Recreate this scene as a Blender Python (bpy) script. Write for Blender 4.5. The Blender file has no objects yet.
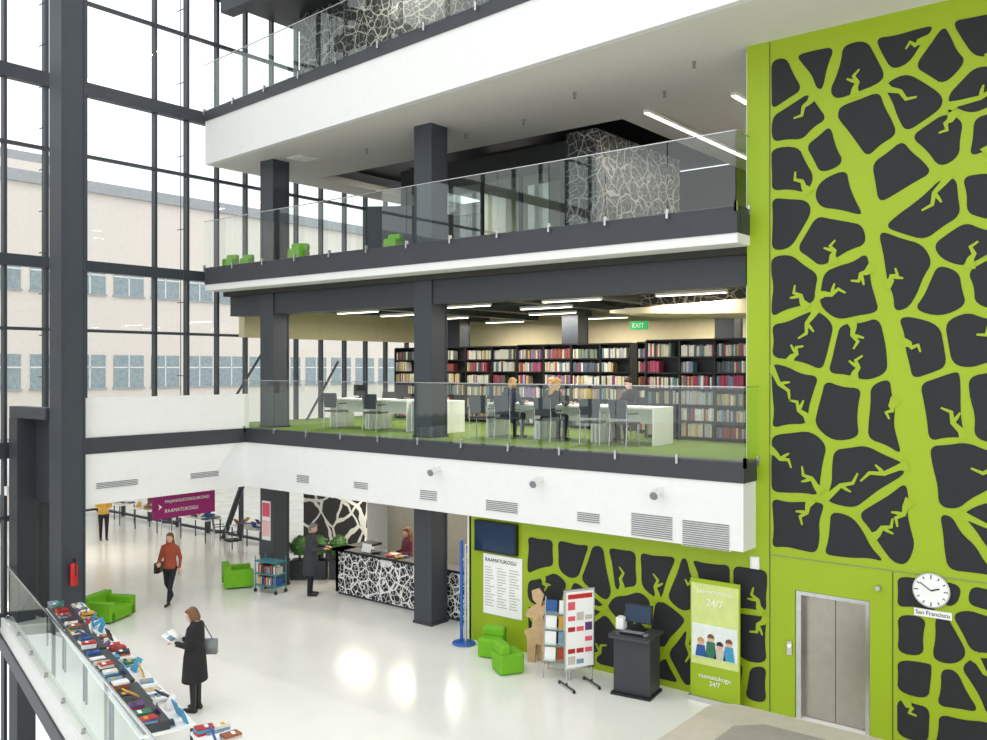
import bpy, math, random
from mathutils import Vector, Matrix
from mathutils.bvhtree import BVHTree
random.seed(7)
S=bpy.context.scene
try:
    S.view_settings.view_transform='Standard'
except Exception as e: print(e)

# ------------------------------------------------------------ materials
MATS={}
def lin(c):
    return tuple(((v/255)/12.92 if v/255<=0.04045 else (((v/255)+0.055)/1.055)**2.4) for v in c)
def mat(name,rgb,rough=0.5,metal=0.0,noise=0.06,nscale=6.0,bump=0.0,emit=0.0):
    if name in MATS: return MATS[name]
    m=bpy.data.materials.new(name); m.use_nodes=True; nt=m.node_tree; b=nt.nodes['Principled BSDF']
    c=lin(rgb)
    b.inputs['Roughness'].default_value=rough; b.inputs['Metallic'].default_value=metal
    tc=nt.nodes.new('ShaderNodeTexCoord'); n=nt.nodes.new('ShaderNodeTexNoise'); n.inputs['Scale'].default_value=nscale
    n.inputs['Detail'].default_value=4
    nt.links.new(tc.outputs['Object'],n.inputs['Vector'])
    r=nt.nodes.new('ShaderNodeValToRGB')
    r.color_ramp.elements[0].position=0.3; r.color_ramp.elements[1].position=0.7
    r.color_ramp.elements[0].color=(*[v*(1-noise) for v in c],1); r.color_ramp.elements[1].color=(*[min(1,v*(1+noise)) for v in c],1)
    nt.links.new(n.outputs['Fac'],r.inputs['Fac']); nt.links.new(r.outputs['Color'],b.inputs['Base Color'])
    if bump>0:
        bp=nt.nodes.new('ShaderNodeBump'); bp.inputs['Strength'].default_value=bump; bp.inputs['Distance'].default_value=0.01
        n2=nt.nodes.new('ShaderNodeTexNoise'); n2.inputs['Scale'].default_value=nscale*20
        nt.links.new(tc.outputs['Object'],n2.inputs['Vector']); nt.links.new(n2.outputs['Fac'],bp.inputs['Height']); nt.links.new(bp.outputs['Normal'],b.inputs['Normal'])
    if emit>0:
        b.inputs['Emission Color'].default_value=(*c,1); b.inputs['Emission Strength'].default_value=emit
    MATS[name]=m; return m
def glassmat(name,tint,refl=0.5,base=0.03):
    m=bpy.data.materials.new(name); m.use_nodes=True; nt=m.node_tree; nt.nodes.clear()
    o=nt.nodes.new('ShaderNodeOutputMaterial'); mx=nt.nodes.new('ShaderNodeMixShader')
    t=nt.nodes.new('ShaderNodeBsdfTransparent'); t.inputs['Color'].default_value=(*tint,1)
    g=nt.nodes.new('ShaderNodeBsdfGlossy'); g.inputs['Roughness'].default_value=0.015; g.inputs['Color'].default_value=(.95,1,.98,1)
    lw=nt.nodes.new('ShaderNodeLayerWeight'); lw.inputs['Blend'].default_value=.5
    pw=nt.nodes.new('ShaderNodeMath'); pw.operation='POWER'; pw.inputs[1].default_value=4
    mm=nt.nodes.new('ShaderNodeMath'); mm.operation='MULTIPLY_ADD'; mm.inputs[1].default_value=refl; mm.inputs[2].default_value=base
    nt.links.new(lw.outputs['Facing'],pw.inputs[0]); nt.links.new(pw.outputs[0],mm.inputs[0]); nt.links.new(mm.outputs[0],mx.inputs[0])
    nt.links.new(t.outputs[0],mx.inputs[1]); nt.links.new(g.outputs[0],mx.inputs[2]); nt.links.new(mx.outputs[0],o.inputs['Surface'])
    MATS[name]=m; return m
def crackmat(name,cell,vein,scale,width,distort=0.25,rough=0.5,fine=True):
    m=bpy.data.materials.new(name); m.use_nodes=True; nt=m.node_tree; b=nt.nodes['Principled BSDF']; b.inputs['Roughness'].default_value=rough
    tc=nt.nodes.new('ShaderNodeTexCoord'); n=nt.nodes.new('ShaderNodeTexNoise'); n.inputs['Scale'].default_value=scale*0.9
    mixv=nt.nodes.new('ShaderNodeVectorMath'); mixv.operation='MULTIPLY_ADD'
    mixv.inputs[1].default_value=(distort,)*3
    nt.links.new(tc.outputs['Object'],n.inputs['Vector']); nt.links.new(n.outputs['Color'],mixv.inputs[0]); nt.links.new(tc.outputs['Object'],mixv.inputs[2])
    def vv(sc,w):
        v=nt.nodes.new('ShaderNodeTexVoronoi'); v.feature='DISTANCE_TO_EDGE'; v.inputs['Scale'].default_value=sc
        nt.links.new(mixv.outputs[0],v.inputs['Vector'])
        lt=nt.nodes.new('ShaderNodeMath'); lt.operation='LESS_THAN'; lt.inputs[1].default_value=w
        nt.links.new(v.outputs['Distance'],lt.inputs[0]); return lt
    a=vv(scale,width)
    out=a
    if fine:
        b2=vv(scale*2.3,width*0.8); mxm=nt.nodes.new('ShaderNodeMath'); mxm.operation='MAXIMUM'
        nt.links.new(a.outputs[0],mxm.inputs[0]); nt.links.new(b2.outputs[0],mxm.inputs[1]); out=mxm
    mx=nt.nodes.new('ShaderNodeMix'); mx.data_type='RGBA'
    mx.inputs[6].default_value=(*lin(cell),1); mx.inputs[7].default_value=(*lin(vein),1)
    nt.links.new(out.outputs[0],mx.inputs[0]); nt.links.new(mx.outputs[2],b.inputs['Base Color'])
    MATS[name]=m; return m

WHITE=mat('white_paint',(234,234,231),.6,noise=.015)
SOFFIT=mat('soffit_plaster',(222,218,208),.7,noise=.015)
FLOORM=mat('white_resin_floor',(242,240,234),.16,noise=.02,nscale=1.2)
DARK=mat('charcoal_steel',(60,65,72),.45,noise=.04)
DARK2=mat('dark_fascia',(56,59,64),.5,noise=.04)
BLACK=mat('black_paint',(24,25,27),.5)
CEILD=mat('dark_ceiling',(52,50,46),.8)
LIME=mat('lime_wall_paint',(154,180,16),.5,noise=.02,nscale=1)
LIMEF=mat('lime_fabric',(112,180,20),.7,bump=.2)
CHAR=mat('charcoal_wall_print',(30,33,36),.7,noise=.1,nscale=14,bump=.3)
CARPET=mat('green_carpet',(116,140,58),.95,noise=.12,nscale=40,bump=.5)
BEIGE=mat('beige_wall',(216,204,170),.7,noise=.03)
STEEL=mat('brushed_steel',(176,170,160),.32,.85,noise=.05)
CHROME=mat('steel_trim',(200,200,200),.25,.9)
GREYP=mat('grey_plastic',(130,132,134),.5)
WOOD=mat('light_wood',(206,172,130),.55,noise=.12,nscale=9)
LEDGE=mat('beige_stone_counter',(190,182,166),.5,noise=.05)
EXTW=mat('render_facade_pink',(232,222,214),.8,noise=.03)
EXTG=mat('exterior_window_dark',(150,164,170),.2,noise=.15)
PAVE=mat('paving',(206,203,196),.9,noise=.1,nscale=2)
ROOFM=mat('grey_roof',(170,172,176),.8)
MAGENTA=mat('magenta_sign',(150,20,104),.5)
SKIN=mat('skin',(216,168,142),.5,noise=.04)
COATB=mat('black_wool',(38,35,37),.9,bump=.2)
COATG=mat('grey_wool',(58,60,66),.9,bump=.2)
RUST=mat('rust_knit',(158,72,48),.85,bump=.2)
PANTS=mat('black_denim',(30,30,36),.85)
SHOE=mat('shoe_leather',(24,22,22),.4)
HAIRB=mat('hair_brown',(116,80,52),.6,noise=.25,nscale=60)
HAIRL=mat('hair_blond',(190,148,92),.6,noise=.2,nscale=60)
HAIRG=mat('hair_grey',(122,120,118),.6,noise=.2,nscale=60)
HAIRD=mat('hair_dark',(46,34,28),.6,noise=.2,nscale=60)
LIP=mat('lips',(178,92,84),.5); EYE=mat('eye_dark',(40,30,26),.3)
YELC=mat('yellow_coat',(212,170,70),.8)
RED=mat('red_paint',(196,30,24),.35)
BLUEP=mat('blue_pole',(40,96,180),.4)
TEALP=mat('teal_trolley',(60,130,140),.4)
PLANT=mat('leaf_green',(66,112,48),.6,noise=.3,nscale=20)
SCREEN=mat('screen_blue',(20,40,66),.15,emit=.4)
LAMP=mat('lamp_tube',(255,244,220),.5,emit=6)
SIGNG=mat('exit_sign_green',(30,150,80),.4,emit=.8)
PAPER=mat('paper_white',(244,244,240),.6,noise=.01)
TREAD=mat('taupe_plate',(150,144,134),.7)
GLASS=glassmat('balustrade_glass',(.90,.96,.94),.45,.09)
GLASSF=glassmat('facade_glass',(.97,.985,.98),.2,.01)
CRACK=crackmat('crack_print_counter',(28,28,30),(236,236,232),3.6,.055,.12)
CRACKD=crackmat('crack_print_dark',(34,34,36),(150,150,142),2.2,.03,.3)
CRACKL=crackmat('crack_print_large',(30,30,32),(232,232,226),1.4,.05,.35,fine=False)
BOOKC=[mat('book_%d'%i,c,.5,noise=.05,nscale=8) for i,c in enumerate([(176,40,38),(34,84,150),(226,222,210),(214,160,50),(44,110,84),(92,60,110),(40,44,52),(196,190,176),(120,150,176),(150,86,52),(60,150,190),(232,232,232)])]
SPINE=[mat('spine_%d'%i,c,.6,noise=.1,nscale=20) for i,c in enumerate([(136,74,64),(214,204,180),(228,224,212),(84,94,112),(190,162,104),(112,128,112),(140,118,154),(184,188,188),(204,184,146),(168,66,96),(104,140,168),(232,228,220),(70,68,70)])]

# ------------------------------------------------------------ mesh builder
class MB:
    def __init__(s): s.v=[];s.f=[];s.m=[];s.mats=[];s.T=Matrix.Identity(4)
    def mi(s,m):
        if m not in s.mats: s.mats.append(m)
        return s.mats.index(m)
    def add(s,vs,fs,m):
        o=len(s.v); s.v+= [tuple(s.T@Vector(p)) for p in vs]
        k=s.mi(m)
        for f in fs: s.f.append([i+o for i in f]); s.m.append(k)
    def box(s,x0,x1,y0,y1,z0,z1,m):
        vs=[(x,y,z) for z in(z0,z1) for y in(y0,y1) for x in(x0,x1)]
        s.add(vs,[(0,2,3,1),(4,5,7,6),(0,1,5,4),(2,6,7,3),(0,4,6,2),(1,3,7,5)],m); return s
    def obox(s,c,sz,m,yaw=0,pitch=0,roll=0):
        R=Matrix.Translation(c)@Matrix.Rotation(yaw,4,'Z')@Matrix.Rotation(pitch,4,'X')@Matrix.Rotation(roll,4,'Y')
        a,b,d=[q/2 for q in sz]
        vs=[tuple(R@Vector((x,y,z))) for z in(-d,d) for y in(-b,b) for x in(-a,a)]
        s.add(vs,[(0,2,3,1),(4,5,7,6),(0,1,5,4),(2,6,7,3),(0,4,6,2),(1,3,7,5)],m); return s
    def prism(s,pl,z0,z1,m):
        n=len(pl); vs=[(x,y,z0) for x,y in pl]+[(x,y,z1) for x,y in pl]
        fs=[tuple(range(n-1,-1,-1)),tuple(range(n,2*n))]+[(i,(i+1)%n,(i+1)%n+n,i+n) for i in range(n)]
        s.add(vs,fs,m); return s
    def xz(s,pl,y0,y1,m):   # prism extruded along Y, front at y0
        n=len(pl); vs=[(x,y0,z) for x,z in pl]+[(x,y1,z) for x,z in pl]
        fs=[tuple(range(n)),tuple(range(2*n-1,n-1,-1))]+[((i+1)%n,i,i+n,(i+1)%n+n) for i in range(n)]
        s.add(vs,fs,m); return s
    def cyl(s,p0,p1,r0,r1,m,n=14):
        p0=Vector(p0);p1=Vector(p1);d=(p1-p0).normalized()
        a=d.orthogonal().normalized();b=d.cross(a)
        vs=[];
        for p,r in((p0,r0),(p1,r1)):
            for i in range(n):
                t=2*math.pi*i/n; vs.append(tuple(p+a*math.cos(t)*r+b*math.sin(t)*r))
        fs=[tuple(range(n-1,-1,-1)),tuple(range(n,2*n))]+[(i,(i+1)%n,(i+1)%n+n,i+n) for i in range(n)]
        s.add(vs,fs,m); return s
    def ell(s,c,r,m,n=12,k=8,R=None):
        vs=[];c=Vector(c)
        R=R or Matrix.Identity(3)
        for j in range(1,k):
            ph=math.pi*j/k
            for i in range(n):
                t=2*math.pi*i/n
                vs.append(tuple(c+R@Vector((r[0]*math.sin(ph)*math.cos(t),r[1]*math.sin(ph)*math.sin(t),r[2]*math.cos(ph)))))
        vs.append(tuple(c+R@Vector((0,0,r[2]))));vs.append(tuple(c-R@Vector((0,0,r[2]))))
        T=len(vs)-2;B=T+1;fs=[]
        for i in range(n):
            fs.append((T,i,(i+1)%n)); fs.append((B,(k-2)*n+(i+1)%n,(k-2)*n+i))
        for j in range(k-2):
            for i in range(n): fs.append((j*n+i,(j+1)*n+i,(j+1)*n+(i+1)%n,j*n+(i+1)%n))
        s.add(vs,fs,m); return s
    def done(s,name,parent=None,smooth=False,bevel=0,loc=None,yaw=0):
        me=bpy.data.meshes.new(name); me.from_pydata(s.v,[],s.f)
        for m in s.mats: me.materials.append(m)
        me.polygons.foreach_set('material_index',s.m)
        if smooth: me.polygons.foreach_set('use_smooth',[True]*len(s.f))
        me.update(); o=bpy.data.objects.new(name,me); S.collection.objects.link(o)
        if loc is not None: o.location=loc; o.rotation_euler=(0,0,yaw)
        if bevel>0:
            b=o.modifiers.new('bevel','BEVEL'); b.width=bevel; b.segments=3; b.limit_method='ANGLE'; b.angle_limit=math.radians(40)
        if parent: o.parent=parent
        return o
def text(body,size,loc,rot,m,parent,name='lettering',align='LEFT',ext=.002):
    c=bpy.data.curves.new(name,'FONT'); c.body=body; c.size=size; c.align_x=align; c.extrude=ext
    c.materials.append(m); o=bpy.data.objects.new(name,c); o.location=loc; o.rotation_euler=rot; S.collection.objects.link(o)
    o.parent=parent; return o
FACE_CAM=(math.pi/2,0,0)  # text readable when looking along +Y

# ------------------------------------------------------------ survey helpers (measured wall coordinates, Y = 14.3 plane)
FX,CY,H=902.0,368.0,5.6
ca,sa=.783,.622
def on_y(px,py,Y):
    k=(px-493.5)/FX
    X=(k*ca*Y-sa*Y)/(ca+k*sa)
    d=-sa*X+ca*Y
    return X, H-(py-CY)*d/FX

# ------------------------------------------------------------ camera, world
cam=bpy.data.cameras.new('camera'); co=bpy.data.objects.new('camera',cam); S.collection.objects.link(co)
co.location=(0,0,H); co.rotation_euler=(math.pi/2,0,math.radians(38.46)); cam.sensor_width=36; cam.lens=FX/987*36; cam.shift_y=-2/987
cam.clip_end=500; S.camera=co
w=bpy.data.worlds.new('overcast_sky'); S.world=w; w.use_nodes=True; nt=w.node_tree; bg=nt.nodes['Background']
tc=nt.nodes.new('ShaderNodeTexCoord'); sp=nt.nodes.new('ShaderNodeSeparateXYZ'); r=nt.nodes.new('ShaderNodeValToRGB')
r.color_ramp.elements[0].position=.0; r.color_ramp.elements[0].color=(.80,.82,.84,1); r.color_ramp.elements[1].position=.5; r.color_ramp.elements[1].color=(.97,.99,1,1)
nt.links.new(tc.outputs['Generated'],sp.inputs[0]); nt.links.new(sp.outputs['Z'],r.inputs[0]); nt.links.new(r.outputs[0],bg.inputs['Color'])
bg.inputs['Strength'].default_value=1.65

# ------------------------------------------------------------ floors
def edgeY(x): return 8.25-.28*(x+18.5)
fl=MB(); fl.prism([(-21.2,edgeY(-21.2)),(8,edgeY(8)),(8,24),(-21.2,24)],-.3,0,FLOORM)
fl.prism([(-34,9.0),(-21.2,9.0),(-21.2,18),(-34,18)],-.3,0,FLOORM); fl.done('floor')
t=MB(); t.prism([(-21.2,edgeY(-21.2)-.06),(8,edgeY(8)-.06),(8,edgeY(8)),(-21.2,edgeY(-21.2))],-.32,.02,WHITE)
t.prism([(-21.2,edgeY(-21.2)-.1),(8,edgeY(8)-.1),(8,edgeY(8)),(-21.2,edgeY(-21.2))],-.65,-.33,DARK2); t.done('trim_stairwell_edge')
MB().box(-21.2,8,-8,12,-3.6,-3.5,PAVE).done('floor_lower_level')
MB().box(-120,-21.4,-60,90,-.5,-.32,PAVE).done('ground_outside')
# ------------------------------------------------------------ library level 1
MB().box(-21.2,-6,13.95,24,3.8,4.08,CARPET).box(-21.2,-18.95,9.5,13.95,3.8,4.08,CARPET).done('floor_gallery')
MB().box(-21.2,-6,13.95,20,2.68,2.78,WHITE).box(-21.2,-18.95,9.5,13.95,2.68,2.78,WHITE).done('ceiling_ground')
f=MB(); f.box(-18.9,-5.85,13.8,13.95,2.65,3.75,WHITE); f.box(-19.0,-18.85,9.4,13.95,2.65,3.75,WHITE)
f.box(-6,-5.85,13.95,14.3,2.65,3.75,WHITE); f.done('wall_gallery_fascia')
f=MB(); f.box(-18.95,-5.83,13.78,13.95,3.75,4.1,DARK2); f.box(-19.0,-18.83,9.4,13.95,3.75,4.1,DARK2); f.box(-6,-5.83,13.95,14.3,3.75,4.1,DARK2); f.box(-21.1,-19.0,9.4,9.5,2.65,4.65,DARK2); f.done('trim_gallery_edge')
MB().box(-19.0,-18.87,9.45,13.9,4.1,4.95,WHITE).done('wall_parapet')
# vents
def vent(px0,px1,py0,py1,plane='y'):
    b=MB()
    if plane=='y':
        X0,Z1=on_y(px0,py0,13.8); X1,_=on_y(px1,py0,13.8); _,Z0=on_y(px0,py1,13.8)
        b.box(X0,X1,13.785,13.8,Z0,Z1,WHITE)
        n=max(3,int((Z1-Z0)/.035))
        for i in range(n):
            z=Z0+(i+.5)*(Z1-Z0)/n; b.box(X0+.02,X1-.02,13.775,13.79,z-.009,z+.009,GREYP)
    else:
        Y0,Y1,Z0,Z1=px0,px1,py0,py1; b.box(-18.85,-18.835,Y0,Y1,Z0,Z1,WHITE)
        for i in range(4):
            z=Z0+(i+.5)*(Z1-Z0)/4; b.box(-18.84,-18.825,Y0+.02,Y1-.02,z-.009,z+.009,GREYP)
    b.done('air_vent')
for a in [(297,310,474,482),(354,369,481,488),(420,438,489,499),(486,519,499,510),(577,601,511,521),(631,674,512,535),(682,731,519,545)]: vent(*a)
vent(9.9,10.9,2.98,3.12,'x'); vent(12.2,13.0,2.98,3.12,'x')
def spot(px,py):
    X,Z=on_y(px,py,13.7); b=MB(); b.box(X-.05,X+.05,13.7,13.8,Z-.04,Z+.06,WHITE); b.cyl((X,13.72,Z),(X+.03,13.5,Z-.06),.06,.085,WHITE); b.cyl((X+.03,13.5,Z-.06),(X+.032,13.49,Z-.063),.07,.07,GREYP); b.done('wall_spotlight')
spot(436,469); spot(538,480); spot(658,491)

# balustrades
def balustrade(p0,p1,z0,h,n,name='glass_balustrade',cap=False):
    e=MB(); p0=Vector(p0);p1=Vector(p1);d=(p1-p0);L=d.length;d=d/L;nn=Vector((-d.y,d.x))
    for i in range(n):
        a=p0+d*(L*i/n+.008);b=p0+d*(L*(i+1)/n-.008)
        e.add([(a.x,a.y,z0-.02),(b.x,b.y,z0-.02),(b.x,b.y,z0+h),(a.x,a.y,z0+h)],[(0,1,2,3)],GLASS)
    g=MB()
    q=nn*.012
    g.prism([(p0-q)[:],(p1-q)[:],(p1+q)[:],(p0+q)[:]],z0+h-.012 if not cap else z0+h,z0+h+(.004 if not cap else .04),CHROME)
    for i in range(n+1):
        a=p0+d*(L*i/n)
        g.box(a.x-.02,a.x+.02,a.y-.03,a.y+.03,z0-.1,z0+.06,CHROME)
    o=e.done(name); k=g.done('rail_clamps',parent=o); return o
balustrade((-18.85,13.74),(-5.8,13.74),4.1,1.2,11)
balustrade((-5.8,13.74),(-5.8,14.28),4.1,1.2,1)
# ------------------------------------------------------------ level 2
MB().box(-20.6,-6,13.9,24,7.7,8.2,DARK2).done('floor_upper')
f=MB(); f.box(-20.6,-5.95,13.78,13.92,7.78,8.22,DARK2); f.box(-6.08,-5.95,13.9,14.3,7.78,8.22,DARK2); f.done('trim_upper_edge')
f=MB(); f.box(-20.6,-5.95,13.8,14.35,7.62,7.78,WHITE); f.done('trim_upper_soffit')
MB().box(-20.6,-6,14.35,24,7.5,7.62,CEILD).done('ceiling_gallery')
MB().box(-20.5,-6,14.5,14.95,6.98,7.55,DARK2).done('beam_upper')
balustrade((-20.55,13.74),(-5.95,13.74),8.22,1.2,12)
balustrade((-5.95,13.74),(-5.95,14.28),8.22,1.2,1)
# ------------------------------------------------------------ level 3 (edge splays outwards)
def e3(x): return 13.8-.0897*(x+20.6)
f=MB(); f.prism([(-20.5,e3(-20.6)+.15),(6,e3(6)+.15),(6,16.8),(-20.5,16.8)],10.92,11.1,SOFFIT)
f.prism([(-20.5,16.8),(-19.6,16.8),(-19.6,24),(-20.5,24)],10.92,11.1,SOFFIT)
f.prism([(-9.9,16.8),(6,16.8),(6,24),(-9.9,24)],10.96,11.1,SOFFIT)
f.done('ceiling_upper')
MB().box(-19.6,-9.9,16.9,24,11.35,11.5,BLACK).box(-19.6,-9.9,16.8,16.9,11.0,11.5,BLACK).done('ceiling_recess')
f=MB(); f.prism([(-20.6,e3(-20.6)),(6,e3(6)),(6,e3(6)+.15),(-20.6,e3(-20.6)+.15)],10.92,12.05,WHITE); f.box(-20.62,-20.5,13.95,24,10.92,12.05,WHITE); f.done('wall_top_fascia')
f=MB(); f.prism([(-20.6,e3(-20.6)-.03),(6,e3(6)-.03),(6,e3(6)+.15),(-20.6,e3(-20.6)+.15)],12.05,12.32,DARK2); f.done('trim_top_edge')
MB().prism([(-20.6,e3(-20.6)+.15),(6,e3(6)+.15),(6,24),(-20.6,24)],12.05,12.3,DARK2).done('floor_top')
balustrade((-20.55,e3(-20.55)-.06),(5,e3(5)-.06),12.3,1.2,18)
MB().box(-20.2,-8,16.6,16.8,12.3,15.6,CRACKD).done('wall_top_pattern')
MB().box(-21.2,6,14.2,24,15.6,15.9,DARK2).box(-20.5,6,14.2,14.6,15.0,15.6,DARK).done('ceiling_top')
MB().box(-8,6,17,17.2,12.3,15.6,WHITE).done('wall_top_back')
# smoke detectors / sprinklers in the soffit
for (x,y) in [(-16,15.2),(-13.2,15.6),(-11.5,15.5),(-9.6,14.6),(-8.2,15.6),(-7.0,14.4)]:
    MB().cyl((x,y,10.918),(x,y,10.86),.035,.03,GREYP).cyl((x,y,10.86),(x,y,10.8),.012,.03,GREYP).done('sprinkler_head',smooth=False)
b=MB(); b.box(-18.3,-17.7,14.6,15.2,10.9,10.919,WHITE); 
for i in range(5): b.box(-18.25,-17.75,14.65+i*.11,14.68+i*.11,10.885,10.9,SOFFIT)
b.done('ceiling_diffuser')

# columns
def column(x,y,z0,z1,s=.26):
    b=MB(); b.box(x-s,x+s,y-s,y-s+.035,z0,z1,DARK); b.box(x-s,x+s,y+s-.035,y+s,z0,z1,DARK)
    b.box(x-s+.02,x+s-.02,y-s+.03,y+s-.03,z0,z1,DARK); 
    b.box(x-s-.02,x+s+.02,y-s-.02,y+s+.02,z0,z0+.05,DARK2); b.done('steel_column')
column(-13.46,14.72,0,2.7); column(-13.46,14.72,4.08,7.62); column(-13.46,14.72,8.2,10.95)
column(-18.9,14.72,0,2.7); column(-18.9,14.72,4.08,7.62); column(-18.9,14.72,8.2,10.95)
column(-18.97,9.36,0,20)
column(-13.46,20.5,4.08,7.5); column(-18.9,22,4.08,7.5); column(-9.5,21.5,4.08,7.5)

# ------------------------------------------------------------ library interior walls
MB().box(-21.2,-5.9,23.9,24.1,4.08,7.5,BEIGE).done('wall_library_back')
MB().box(-21.1,-20.85,15.2,23.9,6.45,7.6,BEIGE).done('wall_library_bulkhead')
MB().box(-6.1,-5.95,14.5,24,4.08,10.9,WHITE).done('wall_library_side')
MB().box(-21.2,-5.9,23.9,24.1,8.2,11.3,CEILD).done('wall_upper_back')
# patterned bulkhead and sloped panel near the right end of level 1
MB().box(-9.6,-6.1,17.2,17.35,6.95,7.5,CRACKD).done('wall_pattern_bulkhead')
b=MB(); b.add([(-9.9,16.4,6.75),(-6.1,16.4,6.62),(-6.1,18.8,6.62),(-9.9,18.8,6.75),(-9.9,16.4,6.82),(-6.1,16.4,6.95),(-6.1,18.8,6.95),(-9.9,18.8,6.82)],[(0,3,2,1),(4,5,6,7),(0,1,5,4),(1,2,6,5),(2,3,7,6),(3,0,4,7)],BEIGE); b.done('ceiling_canopy')
e=MB().box(-9.75,-9.35,17.0,17.06,6.42,6.6,SIGNG).done('exit_sign')
text('EXIT',.14,(-9.7,16.99,6.46),FACE_CAM,PAPER,e)
# ceiling services on level 1
b=MB()
for y in (16,17.4,18.8,20.4,22): b.cyl((-20,y,7.3),(-6.2,y,7.3),.07,.07,DARK2,10)
for x in (-19,-17,-15,-12.5,-10.5,-8.5): b.box(x-.18,x+.18,15.2,23.5,7.12,7.38,DARK)
b.done('ceiling_duct')
def fixture(x,y,z,L,axis,power,w=.12):
    b=MB()
    if axis=='x': b.box(x-L/2,x+L/2,y-w/2,y+w/2,z,z+.06,WHITE); b.box(x-L/2+.02,x+L/2-.02,y-w/2+.015,y+w/2-.015,z-.012,z,LAMP)
    else: b.box(x-w/2,x+w/2,y-L/2,y+L/2,z,z+.06,WHITE); b.box(x-w/2+.015,x+w/2-.015,y-L/2+.02,y+L/2-.02,z-.012,z,LAMP)
    o=b.done('ceiling_and_fill_light')  # shared by real tube lights and the added fill lamps
    l=bpy.data.lights.new('lamp','AREA'); l.shape='RECTANGLE'; l.size=(L if axis=='x' else w); l.size_y=(w if axis=='x' else L); l.energy=power; l.color=(1,.93,.82)
    lo=bpy.data.objects.new('lamp',l); lo.location=(x,y,z-.02); S.collection.objects.link(lo); lo.parent=o
for x in (-17.5,-13.8,-10.8,-8):
    for y in (16.3,19.9,22.6): fixture(x,y,7.05,1.5,'x',66)  # added fill lamps that brighten the library level
for x in (-17.5,-12.6,-8.8): fixture(x,17.9,7.05,1.5,'x',50)  # further fill lamps added between those rows
fixture(-9.1,19.6,10.86,6.2,'y',110); fixture(-7.2,19.6,10.86,6.2,'y',110)
for x in (-17.5,-14.5): fixture(x,19,11.25,1.5,'x',80)
for x in (-18.2,-16.2,-14.6,-12.9):
    fixture(x,16.9,2.6,1.2,'x',22,.6)  # added fill panels lifting the deep floor under the library
for x in (-26,-31): fixture(x,13.5,2.68,1.5,'x',50)  # fill lamps added to brighten the annex
for x in (-16.5,-12): fixture(x,15.6,15.5,2,'x',90)

# floor 2 interior
b=MB(); b.box(-16.8,-11.5,17.2,17.4,10.2,10.8,BLACK); b.box(-16.8,-16.6,17.2,17.4,8.2,10.2,BLACK); b.box(-11.7,-11.5,17.2,17.4,8.2,10.2,BLACK)
for x in (-15.4,-14.1,-12.9): b.box(x-.03,x+.03,17.25,17.35,8.2,10.2,BLACK)
b.box(-16.8,-11.5,20.5,20.6,8.2,10.8,BEIGE); b.box(-16.8,-11.5,17.4,20.5,10.75,10.8,BLACK); b.box(-16.6,-11.7,17.3,17.305,8.2,10.2,GLASS); b.done('meeting_room')
MB().box(-11.4,-10.6,17,21,8.2,10.9,CRACKD).done('wall_pattern_upper')
for x,y in ((-16.4,16.2),(-15.7,16.6)):
    MB().obox((0,0,.75),(.9,.05,1.5),DARK).obox((0,0,.02),(.5,.35,.04),DARK).done('partition_screen',loc=(x,y,8.2),yaw=.6)
def lounge(x,y,z,yaw,s=1.0,hs=1.0):
    b=MB(); b.box(-.46*s,.46*s,-.42*s,.42*s,.04,.34*s*hs,LIMEF); b.box(-.46*s,.46*s,.24*s,.46*s,.3*s*hs,.70*s*hs,LIMEF)
    b.box(-.5*s,-.30*s,-.42*s,.46*s,.04,.58*s*hs,LIMEF); b.box(.30*s,.5*s,-.42*s,.46*s,.04,.58*s*hs,LIMEF)
    b.box(-.3*s,.3*s,-.4*s,.24*s,.3*s*hs,.40*s*hs,LIMEF)
    for sx in(-.36,.36):
        for sy in(-.32,.32): b.cyl((sx*s,sy*s,0),(sx*s,sy*s,.06),.02,.02,DARK)
    b.done('green_armchair',bevel=.045*s,loc=(x,y,z),yaw=yaw)
def stool(x,y,z,yaw,s=1.0):
    b=MB(); b.prism([(-.22*s,-.22*s),(.22*s,-.22*s),(.22*s,.22*s),(-.22*s,.22*s)],.01,.36*s,LIMEF); b.prism([(-.22*s,.02*s),(.22*s,.02*s),(.22*s,.22*s),(-.22*s,.22*s)],.34*s,.52*s,LIMEF); b.done('green_stool',bevel=.05*s,loc=(x,y,z),yaw=yaw)
stool(-17.8,14.6,8.2,.5,1.0); stool(-19.5,14.3,8.2,.3,.65); stool(-20.2,14.3,8.2,.3,.75); stool(-14.25,14.35,8.2,.2,.75); stool(-14.0,16.3,8.2,.2,.8)
lounge(-19.6,14.1,0,math.radians(150),.82); lounge(-19.3,10.45,0,math.radians(115),.9,.85)

# ------------------------------------------------------------ green wall with printed crack pattern
WY=14.3
wl=MB(); wl.box(-12,-5.2,WY,WY+.2,0,2.7,LIME); wl.box(-6.0,-5.2,WY,WY+.2,2.7,10.95,LIME); wl.box(-5.2,-4.05,WY,WY+.2,2.05,10.95,LIME); wl.box(-4.05,6,WY,WY+.2,0,10.95,LIME)
wallo=wl.done('wall_green')
b=MB()
for X,z0,z1 in ((-5.61,0,10.9),(-3.72,0,2.55),(-1.0,0,10.9),(1.5,0,10.9)): b.box(X-.004,X+.004,WY-.012,WY+.01,z0,z1,DARK)
b.box(-5.6,6,WY-.012,WY+.01,2.56,2.568,GREYP)
b.done('panel_joints',parent=wallo)
def clip(poly,m,n,off):
    out=[]
    for i in range(len(poly)):
        a=poly[i];c=poly[(i+1)%len(poly)]
        da=(a-m).dot(n)-off; dc=(c-m).dot(n)-off
        if da<=0: out.append(a)
        if (da<0 and dc>0) or (da>0 and dc<0): out.append(a+(c-a)*(da/(da-dc)))
    return out
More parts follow.
